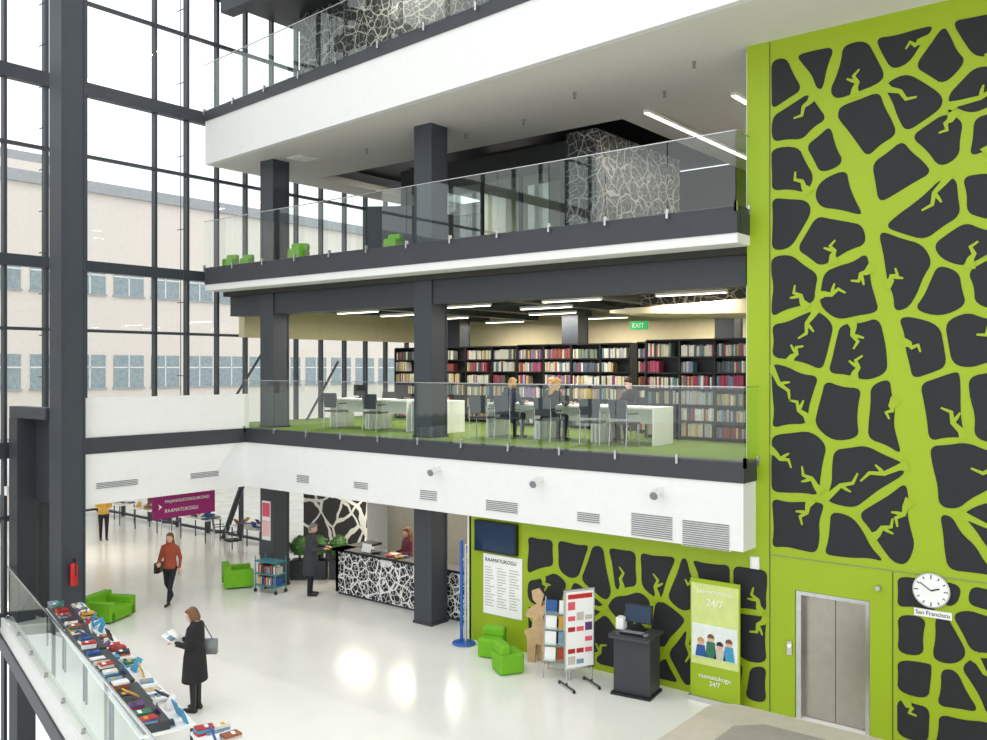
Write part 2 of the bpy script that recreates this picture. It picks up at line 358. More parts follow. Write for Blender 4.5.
def cells(seeds,bx,gap,lines=(),rag=.028):
    res=[]
    for i,s in enumerate(seeds):
        p=[Vector(q) for q in((bx[0],bx[2]),(bx[1],bx[2]),(bx[1],bx[3]),(bx[0],bx[3]))]
        for j,t in enumerate(seeds):
            if i==j: continue
            d=t-s
            if d.length>3: continue
            p=clip(p,(s+t)/2,d.normalized(),-gap*random.uniform(.3,.75))
            if len(p)<3: break
        if len(p)<3: continue
        for a,b_,hw0,hw1 in lines:
            d=b_-a; tt=(s-a).dot(d)/d.dot(d)
            if -.15<tt<1.15:
                n=Vector((-d.y,d.x)).normalized()
                if (s-a).dot(n)<0: n=-n
                if abs((s-a).dot(n))>1.0: continue
                p=clip(p,a,-n,-max(hw0,hw1)*.75-min(hw0,hw1)*.25)
                if len(p)<3: break
        if len(p)<3: continue
        q=[]
        for k in range(len(p)):
            a=p[k];c=p[(k+1)%len(p)];L=(c-a).length
            if L<.05: continue
            nseg=max(1,int(L/.22)); n=Vector((-(c-a).y,(c-a).x)).normalized()
            inner = min(1,L/.3)
            for g in range(nseg):
                pt=a+(c-a)*(g/nseg)
                if g>0: pt=pt+n*random.uniform(-.3,1)*rag*inner
                q.append(pt)
        if len(q)<3: continue
        for cut in (.24,.25):
            r2=[]
            for k in range(len(q)):
                a=q[k];c=q[(k+1)%len(q)]; r2+= [a*(1-cut)+c*cut,a*cut+c*(1-cut)]
            q=r2
        res.append((s,q))
    return res
def draw_cells(cs,name,y=WY-.006,spurs=True,big=.30):
    b=MB()
    for s,p in cs:
        b.add([(v.x,y,v.y) for v in p],[tuple(range(len(p)))],CHAR)
        cen=sum(p,Vector((0,0)))/len(p)
        R=sum((v-cen).length for v in p)/len(p)
        nsp=0 if R<big*.9 else (random.choice([0,0,1]) if R<big*1.1 else (random.choice([0,1,1]) if R<big*1.4 else random.choice([1,2])))
        st=random.randrange(len(p))
        for k in range(nsp):
            v=p[(st+int(k*len(p)/nsp)+random.randint(-1,1))%len(p)]; d=(cen-v); L=d.length*random.uniform(.8,1.15)
            d.normalize(); n=Vector((-d.y,d.x)); sg_=random.choice([-1,1])
            pts=[v-d*.07,v+d*.07,v+d*L*.45+n*sg_*.04,v+d*L*.75-n*sg_*.02,v+d*L+n*sg_*.07]
            ws=[.085,.045,.033,.028,.014]
            def strip(pts,ws,yy):
                l=[];r_=[]
                for i in range(len(pts)):
                    t_=(pts[min(i+1,len(pts)-1)]-pts[max(i-1,0)]).normalized(); nn=Vector((-t_.y,t_.x))
                    l.append(pts[i]+nn*ws[i]); r_.append(pts[i]-nn*ws[i])
                vs=l+r_; m_=len(pts)
                b.add([(q.x,yy,q.y) for q in vs],[(i,i+1,m_+i+1,m_+i) for i in range(m_-1)],LIME)
            strip(pts,ws,y-.005)
            if R>big*1.25:
                q0=pts[2]
                strip([q0,q0+d*.04-n*sg_*.09,q0+d*.08-n*sg_*.16],[.03,.024,.013],y-.006)
    return b.done(name,parent=wallo)
W=lambda a:[Vector(on_y(x,y,WY)) for x,y in a]
seeds=W([(784,84),(814,64),(800,116),(828,152),(856,68),(868,122),(840,190),(900,40),(915,98),(944,62),(985,35),(978,88),(944,140),(990,138),(906,172),
(796,172),(788,218),(826,238),(790,285),(848,290),(806,338),(858,350),(790,398),(845,412),(886,415),(800,462),(858,475),(893,520),(800,535),(848,548),
(938,208),(988,198),(966,244),(908,275),(944,290),(988,280),(924,345),(968,338),(948,402),(988,400),(962,480),(995,525),(955,548)])
for k in range(60):
    c=Vector((random.uniform(-2.3,5.8),random.uniform(2.8,10.4)))
    if all((c-q).length>.78 for q in seeds): seeds.append(c)
tr=W([(868,215),(885,300),(908,400),(932,560),(950,168),(990,152),(838,130),(790,52)])
lines=[(tr[0],tr[1],.09,.10),(tr[1],tr[2],.10,.14),(tr[2],tr[3],.14,.22),(tr[0],tr[4],.08,.06),(tr[4],tr[5],.05,.05),(tr[0],tr[6],.07,.06),(tr[6],tr[7],.05,.05),]
draw_cells(cells(seeds,(-5.58,5.9,2.68,10.6),.10,lines,.05),'crack_print_main')
s2=W([(540,552),(572,556),(598,572),(552,592),(580,606),(622,570),(656,574),(684,590),(715,582),(748,588),(634,612),(665,625),(545,632),(600,640),(690,650),(712,625),(750,635),(725,680),(762,695),(650,670),(575,655)])
draw_cells(cells(s2,(-10.5,-5.66,.12,2.3),.09,(),.04),'crack_print_lower',big=.27)
s3=W([(912,588),(950,580),(985,590),(915,635),(945,642),(978,632),(918,680),(952,690),(985,680),(915,722),(955,735)])
for k in range(60):
    c=Vector((random.uniform(-2.3,5.8),random.uniform(.1,2.4)))
    if all((c-q).length>.6 for q in s3): s3.append(c)
draw_cells(cells(s3,(-3.66,5.9,.1,2.5),.09,(),.04),'crack_print_base')

# ------------------------------------------------------------ lift
b=MB(); b.box(-5.19,-4.06,14.52,14.6,0,2.04,DARK); b.box(-5.19,-5.11,14.32,14.52,0,2.04,CHROME); b.box(-4.12,-4.06,14.32,14.52,0,2.04,CHROME); b.box(-5.11,-4.12,14.32,14.52,1.98,2.04,CHROME)
b.box(-5.11,-4.62,14.47,14.5,.01,1.98,STEEL); b.box(-4.61,-4.12,14.47,14.5,.01,1.98,STEEL); b.done('door_lift')
b=MB(); b.box(-5.32,-5.24,14.27,14.295,1.0,1.22,CHROME); b.cyl((-5.28,14.27,1.15),(-5.28,14.26,1.15),.018,.018,LAMP); b.done('lift_call_panel')
b=MB(); b.cyl((-3.92,14.295,2.28),(-3.92,14.22,2.28),.05,.035,CHROME); b.done('wall_camera'); 
# clock
cx,cz=on_y(932,590,WY)
c=MB(); c.cyl((cx,WY-.012,cz),(cx,WY-.05,cz),.255,.255,CHROME,40); c.cyl((cx,WY-.05,cz),(cx,WY-.056,cz),.235,.235,PAPER,40)
for i in range(12):
    a=i*math.pi/6; L=.04 if i%3 else .06
    c.obox((cx+math.sin(a)*.2,WY-.058,cz+math.cos(a)*.2),(.014,.004,L),BLACK,roll=a)
for a,L,w_ in ((math.radians(70),.12,.02),(math.radians(305),.18,.014)):
    c.obox((cx+math.sin(a)*L/2,WY-.062,cz+math.cos(a)*L/2),(w_,.004,L),BLACK,roll=a)
ck=c.done('wall_clock')
sg=MB().box(cx-.24,cx+.27,WY-.02,WY-.012,cz-.4,cz-.29,PAPER).done('city_name_plate'); text('San Francisco',.085,(cx+.015,WY-.022,cz-.37),FACE_CAM,BLACK,sg,align='CENTER')
MB().box(-5.93,-5.78,14.26,14.295,2.3,2.5,WHITE).box(-5.90,-5.81,14.25,14.26,2.33,2.47,PAPER).done('wall_box')

# ------------------------------------------------------------ things on the green wall
b=MB(); b.box(-11.78,-10.72,14.2,14.295,1.88,2.5,BLACK); b.box(-11.75,-10.75,14.195,14.2,1.92,2.47,SCREEN); b.done('television')
p=MB().box(-11.6,-10.62,14.27,14.295,.62,1.83,PAPER).done('info_poster')
text('RAAMATUKOGU',.105,(-11.55,14.265,1.68),FACE_CAM,BLACK,p)
b=MB(); random.seed(3)
for c_ in range(3):
    for i in range(15):
        z=1.56-i*.055; L=random.uniform(.12,.26); b.box(-11.55+c_*.31,-11.55+c_*.31+L,14.262,14.27,z,z+.008,GREYP)
b.done('print_lines',parent=p)
# roll-up banner
p=MB().box(-6.9,-6.02,14.06,14.08,.08,2.05,LIME).box(-6.92,-6.0,14.0,14.14,0,.08,CHROME).box(-6.88,-6.04,14.05,14.06,.62,1.98,mat('banner_pale',(206,218,136),.6)).done('rollup_banner')
text('24/7',.17,(-6.46,14.045,1.62),FACE_CAM,PAPER,p,align='CENTER'); text('RAAMATUKOGU',.085,(-6.46,14.045,1.82),FACE_CAM,PAPER,p,align='CENTER')
text('raamatukogu\n24/7',.11,(-6.46,14.052,.4),FACE_CAM,PAPER,p,align='CENTER')
b=MB(); b.box(-6.86,-6.06,14.04,14.05,.75,1.3,mat('photo_sky',(226,232,226),.6))
for i,(x,z,cc) in enumerate([(-6.7,1.0,HAIRL),(-6.52,1.08,HAIRB),(-6.36,.98,HAIRD),(-6.2,1.05,HAIRB)]):
    b.cyl((x,14.04,z),(x,14.036,z),.06,.06,SKIN,16); b.xz([(x-.065,z+.01),(x+.065,z+.01),(x+.05,z+.06),(x,z+.085),(x-.05,z+.06)],14.033,14.036,cc); b.xz([(x-.1,.76),(x+.1,.76),(x+.07,z-.05),(x-.07,z-.05)],14.034,14.038,BOOKC[(i*3+1)%12])
b.done('banner_photo',parent=p)
# kiosk terminal
b=MB(); b.prism([(-.36,-.3),(.36,-.3),(.36,.3),(-.36,.3)],0,.04,BLACK); b.box(-.33,.33,-.22,.26,.04,1.0,DARK2); b.box(-.38,.38,-.34,.3,1.0,1.05,DARK2)
b.obox((0,-.3,.99),(.74,.12,.04),DARK2,pitch=-.3); b.obox((0,-.18,1.075),(.44,.15,.02),BLACK,pitch=.05)
for r_ in range(4): b.obox((0,-.23+.035*r_,1.09),(.4,.022,.008),GREYP,pitch=.05)
b.box(-.12,.12,.05,.2,1.05,1.07,BLACK); b.box(-.03,.03,.12,.15,1.07,1.2,BLACK); b.obox((0,.1,1.34),(.5,.05,.32),BLACK,pitch=-.12); b.obox((0,.073,1.34),(.46,.005,.28),SCREEN,pitch=-.12)
b.box(-.36,-.22,-.05,.12,1.06,1.26,PAPER)
b.obox((.25,-.2,1.075),(.06,.1,.03),GREYP)
b.done('computer_kiosk',bevel=.008,loc=(-7.75,13.72,0),yaw=math.radians(8))
# poster stand (easel on wheels)
b=MB(); b.box(-.3,.3,-.02,.02,.32,1.72,CHROME); b.box(-.27,.27,-.03,-.02,.36,1.68,PAPER)
random.seed(11)
for i in range(6):
    for j in range(3):
        if random.random()<.8: b.box(-.24+j*.17,-.1+j*.17,-.036,-.03,.42+i*.19,.42+i*.19+random.choice([.08,.14]),random.choice([BOOKC[0],BOOKC[8],BOOKC[5],BOOKC[7],mat('pink_print',(226,90,110),.6),BOOKC[10]]))
b.box(-.24,.24,-.036,-.03,1.56,1.64,RED)
for sx in(-.25,.25):
    b.cyl((sx,0,.35),(sx,0,.1),.015,.015,CHROME); b.cyl((sx,-.28,.05),(sx,.28,.05),.018,.018,DARK); b.cyl((sx,0,.1),(sx,0,.05),.02,.02,DARK)
    for sy in(-.27,.27): b.cyl((sx-.015,sy,.03),(sx+.015,sy,.03),.03,.03,BLACK)
b.done('poster_stand',loc=(-8.68,13.35,0),yaw=math.radians(62))
# leaflet rack
b=MB(); 
for sx in(-.24,.24): b.cyl((sx,-.2,0),(sx,.1,1.4),.014,.014,CHROME); b.cyl((sx,.3,0),(sx,.1,1.4),.012,.012,CHROME)
b.cyl((-.24,.3,.05),(.24,.3,.05),.01,.01,CHROME)
for i in range(4):
    z=.3+i*.27; y=-.2+.3*z/1.4
    b.obox((0,y-.02,z),(.5,.1,.02),GREYP); b.obox((0,y-.07,z+.03),(.5,.008,.06),GLASS)
    for j in range(2): b.obox((-.12+j*.24,y-.02,z+.13),(.2,.02,.24),[PAPER,BOOKC[0],PAPER,BOOKC[8],PAPER,BOOKC[3],BOOKC[1],PAPER][i*2+j],pitch=-.22)
b.done('leaflet_rack',loc=(-9.3,13.6,0),yaw=math.radians(25))
# wooden cut-out stand
b=MB(); pl=[(-.2,0),(-.06,0),(-.04,.35),(.06,.35),(.08,0),(.22,0),(.2,.4),(.28,.5),(.16,.62),(.1,.9),(.22,.98),(.2,1.12),(.06,1.08),(.12,1.3),(.02,1.42),(-.12,1.36),(-.1,1.2),(-.02,1.12),(-.2,1.0),(-.24,.86),(-.1,.84),(-.12,.66),(-.28,.58),(-.22,.46)]
b.xz(pl,-.02,.02,WOOD); b.xz([(x*.8+.1,z*.82) for x,z in pl],.12,.16,WOOD); b.cyl((0,0,.5),(0,.14,.5),.02,.02,WOOD); b.cyl((0,0,.95),(0,.14,.95),.02,.02,WOOD)
b.done('wooden_cutout_stand',loc=(-10.0,13.95,0),yaw=math.radians(18))
stool(-10.95,13.75,0,.3,1.05); stool(-10.15,13.2,0,2.6,1.1)
# security gate posts
b=MB(); b.cyl((0,0,0),(0,0,.03),.2,.2,CHROME,24); b.cyl((-.06,0,.03),(-.06,0,2.1),.035,.035,BLUEP); b.cyl((.05,0,.03),(.05,0,2.02),.03,.03,CHROME); b.box(-.06,.05,-.01,.01,.3,.34,CHROME); b.box(-.06,.05,-.01,.01,1.7,1.74,CHROME)
b.cyl((0,0,.02),(0,0,.05),.24,.22,BLUEP,24); b.done('blue_barrier_post',loc=(-11.85,13.95,0))

# ------------------------------------------------------------ reception
MB().box(-21.2,-5.9,19.9,20.1,0,2.7,WHITE).done('wall_ground_back')
MB().box(-12.05,-11.95,14.3,19.9,0,2.7,WHITE).done('wall_reception_side')
MB().box(-21,-18.4,17.4,17.5,0,2.7,CRACKL).done('wall_reception_mural')
MB().box(-18.3,-12.1,18.2,18.35,0,2.7,mat('reception_wall_grey',(120,118,110),.7)).done('wall_reception_back')
b=MB(); b.box(-17.0,-12.3,15.1,15.2,.06,1.08,CRACK); b.box(-17.0,-16.9,15.1,16.3,.06,1.08,CRACK); b.box(-17.05,-12.25,15.02,15.5,1.08,1.14,BLACK); b.box(-17.05,-16.6,15.02,16.3,1.08,1.14,BLACK)
b.box(-16.95,-12.3,15.15,15.2,0,.06,DARK); b.box(-16.9,-12.3,15.2,15.9,.7,.74,DARK2); b.done('reception_counter')
b=MB(); b.box(-.2,.2,-.02,.02,.15,.45,BLACK); b.box(-.03,.03,0,.04,.0,.2,BLACK); b.box(-.1,.1,-.08,.08,0,.015,BLACK); b.done('computer_monitor',loc=(-14.6,15.7,.742))
b=MB(); b.obox((0,0,.1),(.3,.02,.2),PAPER,pitch=-.25); b.done('counter_sign',loc=(-16.0,15.2,1.14))
b=MB(); random.seed(5)
for i in range(6): b.obox((random.uniform(-.5,.5),random.uniform(-.1,.1),.02+random.random()*.02),(.21,.15,.03),random.choice(BOOKC),yaw=random.random()*3)
b.done('counter_leaflets',loc=(-15.3,15.28,1.14))
def planter(x,y,s=1):
    b=MB(); b.box(-.21,.21,-.21,.21,0,.5,DARK2); b.box(-.19,.19,-.19,.19,.48,.51,BLACK)
    random.seed(int(x*100)); 
    for i in range(160):
        t=random.uniform(0,6.28); ph=random.uniform(-.7,1.5); R=.25
        c_=Vector((R*math.cos(t)*math.cos(ph),R*math.sin(t)*math.cos(ph),.86+R*math.sin(ph)))
        n=(c_-Vector((0,0,.86))).normalized(); u=n.orthogonal().normalized(); v_=n.cross(u); u=(u+n*random.uniform(-.3,.9)).normalized()
        L=.08; b.add([tuple(c_),tuple(c_+u*L*.5+v_*.03),tuple(c_+u*L),tuple(c_+u*L*.5-v_*.03)],[(0,1,2,3)],PLANT)
    b.ell((0,0,.86),(.24,.24,.25),PLANT); b.cyl((0,0,.5),(0,0,.7),.03,.03,HAIRD); b.done('potted_shrub',loc=(x,y,0),yaw=.65)
planter(-19.38,15.28); planter(-18.98,15.6); planter(-18.58,15.92); planter(-18.18,16.24)
# book trolley
b=MB()
for sx in(-.4,.4):
    for sy in(-.2,.2): b.cyl((sx,sy,.1),(sx,sy,.95),.015,.015,TEALP); b.cyl((sx,sy-.02,.05),(sx,sy+.02,.05),.05,.05,BLACK)
for z in (.18,.48,.8): b.box(-.42,.42,-.22,.22,z,z+.03,TEALP)
random.seed(8)
for z in (.21,.51):
    x=-.38
    while x<.36:
        w_=random.uniform(.02,.045); b.box(x,x+w_*.9,-.15,.1,z,z+random.uniform(.17,.23),random.choice(BOOKC)); x+=w_
o=b.done('book_trolley',loc=(-18.4,14.2,0),yaw=.15); o.scale=(.85,.9,.95)
# extinguisher on the column
b=MB(); b.cyl((0,0,0),(0,0,.42),.075,.075,RED,18); b.ell((0,0,.42),(.075,.075,.06),RED); b.cyl((0,0,.46),(0,0,.54),.02,.02,BLACK); b.box(-.02,.08,-.015,.015,.52,.55,BLACK); b.cyl((.06,0,.52),(.09,0,.2),.012,.012,BLACK)
b.done('fire_extinguisher',loc=(-18.62,9.32,1.05))
q=MB(); q.box(-.17,.17,-.005,.005,0,1.0,PAPER); q.box(-.15,.15,-.008,-.005,.6,.95,mat('pink_print',(226,90,110),.6)); q.box(-.15,.15,-.008,-.005,.1,.5,mat('pink_print2',(240,190,190),.6)); q.done('column_poster',loc=(-18.9,14.45,1.2))

# ------------------------------------------------------------ annex (lower left, ground floor)
f=MB(); f.box(-34,-21.0,9,18.2,2.75,2.95,WHITE); f.done('ceiling_annex')
def window_run(name,x0,x1,y0,y1,z0,z1,n,zs=()):
    b=MB()
    if abs(x1-x0)>abs(y1-y0):
        b.box(x0,x1,y0-.01,y0+.01,z0,z1,GLASSF)
        for i in range(n+1): x=x0+(x1-x0)*i/n; b.box(x-.04,x+.04,y0-.07,y0+.07,z0,z1,DARK)
        for z in zs: b.box(x0,x1,y0-.05,y0+.05,z-.04,z+.04,DARK)
    else:
        b.box(x0-.01,x0+.01,y0,y1,z0,z1,GLASSF)
        for i in range(n+1): y=y0+(y1-y0)*i/n; b.box(x0-.07,x0+.07,y-.04,y+.04,z0,z1,DARK)
        for z in zs: b.box(x0-.05,x0+.05,y0,y1,z-.04,z+.04,DARK)
    b.done(name)
window_run('window_1',-34,-21.2,18,18,0,2.75,7,(.1,2.7))
window_run('window_2',-34,-34,9,18,0,2.75,5,(.1,2.2,2.7))
b=MB()
for x in (-23.2,-25.4): b.cyl((x,17.7,0),(x+1.5,17.7,2.7),.09,.09,DARK); 
b.done('steel_brace')
# hanging magenta sign
p=MB().box(-19.72,-19.66,11.75,13.45,1.98,2.58,MAGENTA).cyl((-19.69,12,2.58),(-19.69,12,2.68),.008,.008,CHROME,6).cyl((-19.69,13.2,2.58),(-19.69,13.2,2.68),.008,.008,CHROME,6).done('hanging_sign')
text('MAJANDUSTEADUSKOND',.105,(-19.65,12.05,2.35),(math.pi/2,0,math.pi/2),PAPER,p); text('RAAMATUKOGU',.12,(-19.65,12.05,2.12),(math.pi/2,0,math.pi/2),PAPER,p)
b=MB(); b.xz([(0,0),(.1,.07),(0,.14),(.03,.07)],-.002,.002,PAPER); o=b.done('arrow_mark',loc=(-19.65,11.88,2.2),yaw=math.pi/2); o.parent=p
# display tables in the annex
def display_table(x,y,yaw,L,W_,name='display_table',books=14,z0=0,seed=1,tiers=False):
    b=MB(); b.box(-L/2,L/2,-W_/2,W_/2,.70,.74,PAPER)
    for sx in(-L/2+.06,L/2-.06):
        for sy in(-W_/2+.05,W_/2-.05): b.cyl((sx,sy,0),(sx,sy,.7),.02,.02,DARK)
    if tiers: b.box(-L/2+.03,L/2-.03,-.03,W_/2-.05,.74,.86,DARK2)
    o=b.done(name,loc=(x,y,z0),yaw=yaw)
    k=MB(); random.seed(seed)
    n=int(L/.27)
    for i in range(n):
        for j in range(3):
            xx=-L/2+.15+i*(L-.3)/max(1,n-1)+random.uniform(-.02,.02); yy=-W_/2+.14+j*(W_-.28)/2
            zb=.74+(.12 if (tiers and yy>0) else 0)
            r_=random.random()
            w_=random.uniform(.15,.2); h_=random.uniform(.2,.26)
            if r_<.62:
                for q_ in range(random.choice([1,1,2,3])): 
                    t_=random.uniform(.012,.04); k.obox((xx,yy,zb+t_/2),(w_,h_*.95,t_),random.choice(BOOKC),yaw=random.uniform(-.2,.2)); zb+=t_+.001
                k.obox((xx,yy+.03,zb+.0015),(w_*.6,.05,.002),random.choice([PAPER,BOOKC[3],BOOKC[6]]),yaw=random.uniform(-.1,.1))
            else:
                k.obox((xx,yy,zb+.105),(w_,.02,h_*.95),random.choice(BOOKC),pitch=random.choice([-1,-.6,-.35]) ,yaw=random.uniform(-.2,.2)+(0 if r_<.8 else math.pi))
    kk=k.done('display_books'); kk.parent=o
    return o
for i,x in enumerate((-31,-28.6,-25.8,-23.0)): display_table(x,17.1,0,1.5,.65,seed=20+i)
# long display in the foreground
yw=math.atan2(-.287,.958)
for i in range(4):
    s=1.0+i*1.95; display_table(-18.4+.958*s,9.0-.287*s,yw+math.pi,1.88,.74,seed=40+i,tiers=True)
display_table(-10.25,7.05,yw,.7,.5,seed=60)
# stairwell balustrade
balustrade((-21.0,edgeY(-21)+.06),(-3,edgeY(-3)+.06),.02,1.15,12,cap=True)

# ------------------------------------------------------------ curtain wall on the left
FXX=-21.2
b=MB()
ys=[-6,-4.2,-2.3,-.5,1.4,3.2,5.1,7.0,8.1,9.03,9.96,10.88,12.72,13.65,14.57,15.5,16.4,17.3,18.25,19.2,20.1,21.0,22,23,24]
for y in ys:
    b.box(FXX-.1,FXX+.06,y-.035,y+.035,3.0,19,DARK)
    if y<9.2: b.box(FXX-.1,FXX+.06,y-.035,y+.035,-3.5,3.0,DARK)
for z,h_ in ((3.75,.18),(8.05,.13),(12.3,.16),(16.3,.16)): b.box(FXX-.1,FXX+.1,-6,24,z-h_,z+h_,DARK)
for z in (6.5,10.7,14.4): b.box(FXX-.08,FXX+.05,-6,24,z-.035,z+.035,DARK)
b.box(FXX-.08,FXX+.05,-6,9.2,-.2,.1,DARK); b.box(FXX-.08,FXX+.05,-6,9.2,2.2,2.27,DARK)
fr=b.done('window_3')
MB().box(FXX-.01,FXX+.01,-6,24,3.0,19,GLASSF).box(FXX-.01,FXX+.01,-6,9.0,-3.5,3.0,GLASSF).done('pane',parent=fr)
# cable stays carrying the curtain wall
for y in (9.75,13.3):
    b=MB()
    for dx in(0,.14): b.cyl((FXX+.25+dx,y,4.7),(FXX+.25+dx,y,19),.010,.010,DARK,8)
    z=5.4
    while z<18.5:
        b.cyl((FXX+.1,y,z),(FXX+.42,y,z),.012,.012,DARK,8); z+=.95 if y<10 else 1.9
    b.done('cable_truss')
b=MB()
for y0,z0,y1,z1 in ((14.2,4.1,15.6,6.0),(17.2,4.1,18.4,5.8)): b.cyl((FXX+.6,y0,z0),(FXX+.6,y1,z1),.035,.035,DARK,10)
b.done('facade_brace')
b=MB(); b.box(-20.9,-20.5,9.55,9.95,0,2.6,DARK2); b.box(-21.0,-19.3,9.05,9.3,4.5,4.75,DARK); b.box(-20.9,-20.5,9.0,9.4,-3.4,4.5,DARK2); b.done('facade_bracket')
MB().box(-21.1,-19.25,9.1,9.5,15.0,15.4,DARK).done('beam_tie')

# ------------------------------------------------------------ neighbouring building
b=MB(); b.box(-52,-40,-20,70,-.4,13.6,EXTW); b.box(-52,-39.8,-20,70,13.6,14.1,ROOFM)
for z0,z1 in ((.8,2.6),(4.7,6.2),(9.0,10.4)):
    y=-18
    while y<68:
        b.box(-40.05,-39.97,y,y+1.5,z0,z1,EXTG); b.box(-40.08,-39.96,y+.72,y+.78,z0,z1,WHITE); b.box(-40.08,-39.96,y,y+1.5,z0+(z1-z0)*.6,z0+(z1-z0)*.6+.06,WHITE); b.box(-40.1,-39.9,y-.05,y+1.55,z0-.08,z0,ROOFM); y+=1.9
b.done('neighbour_building')
b=MB(); b.box(-80,-60,10,30,13,19,EXTW); b.box(-80,-60,10,30,19,19.6,ROOFM); b.box(-70,-68,14,16,19.6,21.5,EXTW); b.done('distant_building')

# ------------------------------------------------------------ bookshelves
def shelves(x0,x1,y,z0,name='bookshelf',nsh=6,hh=2.1,seed=1):
    b=MB(); n=int(round((x1-x0)/.95)); bw=(x1-x0)/n; k=MB(); random.seed(seed)
    b.box(x0,x1,y+.30,y+.33,z0,z0+hh,BLACK); b.box(x0,x1,y,y+.33,z0+hh,z0+hh+.03,BLACK)
    for i in range(n+1): b.box(x0+i*bw-.02,x0+i*bw+.02,y,y+.33,z0,z0+hh,BLACK)
    for s_ in range(nsh):
        z=z0+.08+s_*(hh-.08)/nsh; b.box(x0,x1,y,y+.31,z-.03,z,BLACK)
        for i in range(n):
            x=x0+i*bw+.03; end=x0+(i+1)*bw-.03-random.choice([0,0,.1,.2,.5]); base=random.choice(SPINE); hb=random.uniform(.22,.28)
            while x<end:
                w_=random.uniform(.03,.06); m_=base if random.random()<.5 else random.choice(SPINE)
                k.box(x,x+w_*.93,y+.02+random.uniform(0,.03),y+.26,z,z+hb*random.uniform(.9,1.06),m_); x+=w_
    o=b.done(name); k.done('shelf_books',parent=o)
shelves(-19.4,-14.7,19.6,4.08,seed=1); shelves(-14.3,-10.9,19.0,4.08,seed=2); shelves(-10.5,-7.0,18.6,4.08,seed=3); shelves(-18,-12,22,4.08,seed=4); shelves(-9.6,-7.2,17.4,4.08,hh=2.1,nsh=6,seed=6)

# ------------------------------------------------------------ desks and chairs on level 1
def desk(x,y,z,L=1.35,W_=.8,yaw=0):
    b=MB(); b.box(-L/2,L/2,-W_/2,W_/2,.71,.75,PAPER); b.box(-L/2,-L/2+.04,-W_/2,W_/2,0,.71,PAPER); b.box(L/2-.04,L/2,-W_/2,W_/2,0,.71,PAPER); b.box(-L/2,L/2,.0,.02,.4,.71,PAPER); b.done('reading_desk',bevel=.004,loc=(x,y,z),yaw=yaw)
def chair(x,y,z,yaw):
    b=MB(); b.box(-.22,.22,-.2,.22,.43,.47,COATG); b.obox((0,-.22,.72),(.42,.03,.36),COATG,pitch=.12)
    for sx in(-.2,.2):
        b.cyl((sx,.2,0),(sx,.18,.44),.012,.012,CHROME,8); b.cyl((sx,-.24,0),(sx,-.2,.44),.012,.012,CHROME,8); b.cyl((sx,-.2,.44),(sx,-.24,.9),.012,.012,CHROME,8)
        b.cyl((sx*1.15,-.2,.64),(sx*1.15,.12,.64),.014,.014,BLACK,8); b.cyl((sx*1.15,.12,.64),(sx*1.05,.12,.45),.01,.01,CHROME,8)
    b.done('library_chair',bevel=.01,loc=(x,y,z),yaw=yaw)
Z1=4.08
for x in (-17.0,-15.6): desk(x,15.9,Z1); chair(x-.1,15.2,Z1,.15); chair(x+.1,16.6,Z1,math.pi)
desk(-14.4,16.0,Z1,1.0); 
for x in (-11.9,-10.5,-9.1): desk(x,16.0,Z1)
chair(-9.6,15.25,Z1,.3); chair(-8.9,15.3,Z1,-.1); chair(-9.5,16.7,Z1,math.pi); chair(-11.5,16.7,Z1,math.pi); chair(-12.4,15.2,Z1,.3)
for x in (-11.75,-10.7): chair(x,15.3,Z1,0)
for x,y,a in ((-27.2,16.9,.4),(-24.4,16.9,-.5),(-22.9,16.3,2.9)): chair(x,y,0,a)
b=MB(); 
for x in (-17.1,-15.6,-12.2): b.obox((x,16.0,Z1+.95),(.42,.03,.28),BLACK); b.box(x-.02,x+.02,16.0,16.04,Z1+.755,Z1+.9,BLACK); b.box(x-.1,x+.1,15.94,16.1,Z1+.752,Z1+.765,BLACK)
b.done('computer_monitors')

# ------------------------------------------------------------ bench counter bottom right
pl=[]
def arc(cx_,cy_,r_,a0,a1,n=10): return [(cx_+r_*math.cos(a0+(a1-a0)*i/n),cy_+r_*math.sin(a0+(a1-a0)*i/n)) for i in range(n+1)]
pl=[(-2.2,8.6),(-2.2,11.85)]+arc(-5.0,11.45,.4,math.pi/2,math.pi)+arc(-5.0,9.0,.4,math.pi,1.5*math.pi)
b=MB(); b.prism(pl,.9,.96,LEDGE); b.prism([(x*.98-.07,y*.98+.2) for x,y in pl],0,.9,LEDGE); b.prism([(-2.4,9.4),(-2.4,11.3),(-4.5,11.3),(-4.8,11),(-4.8,9.6),(-4.5,9.4)],.96,1.0,TREAD); b.done('stone_counter')

# ------------------------------------------------------------ people
def cap(p0,p1,r0,r1,n=12):
    p0=Vector(p0);p1=Vector(p1);d=p1-p0
    if d.length<1e-4: d=Vector((0,0,1e-3))
    d.normalize();a=d.orthogonal().normalized();b=d.cross(a); vs=[];rings=[]
    for k in range(1,5): t=-math.pi/2+k*math.pi/8; rings.append((p0+d*math.sin(t)*r0,math.cos(t)*r0))
    for k in range(0,4): t=k*math.pi/8; rings.append((p1+d*math.sin(t)*r1,math.cos(t)*r1))
    for c,r_ in rings:
        for i in range(n): t=2*math.pi*i/n; vs.append(c+a*math.cos(t)*r_+b*math.sin(t)*r_)
    m=len(rings); fs=[(j*n+i,j*n+(i+1)%n,(j+1)*n+(i+1)%n,(j+1)*n+i) for j in range(m-1) for i in range(n)]
    vs+= [p0-d*r0,p1+d*r1]; B=m*n;T=B+1
    fs+=[(B,(i+1)%n,i) for i in range(n)]+[(T,(m-1)*n+i,(m-1)*n+(i+1)%n) for i in range(n)]
    return [tuple(v) for v in vs],fs
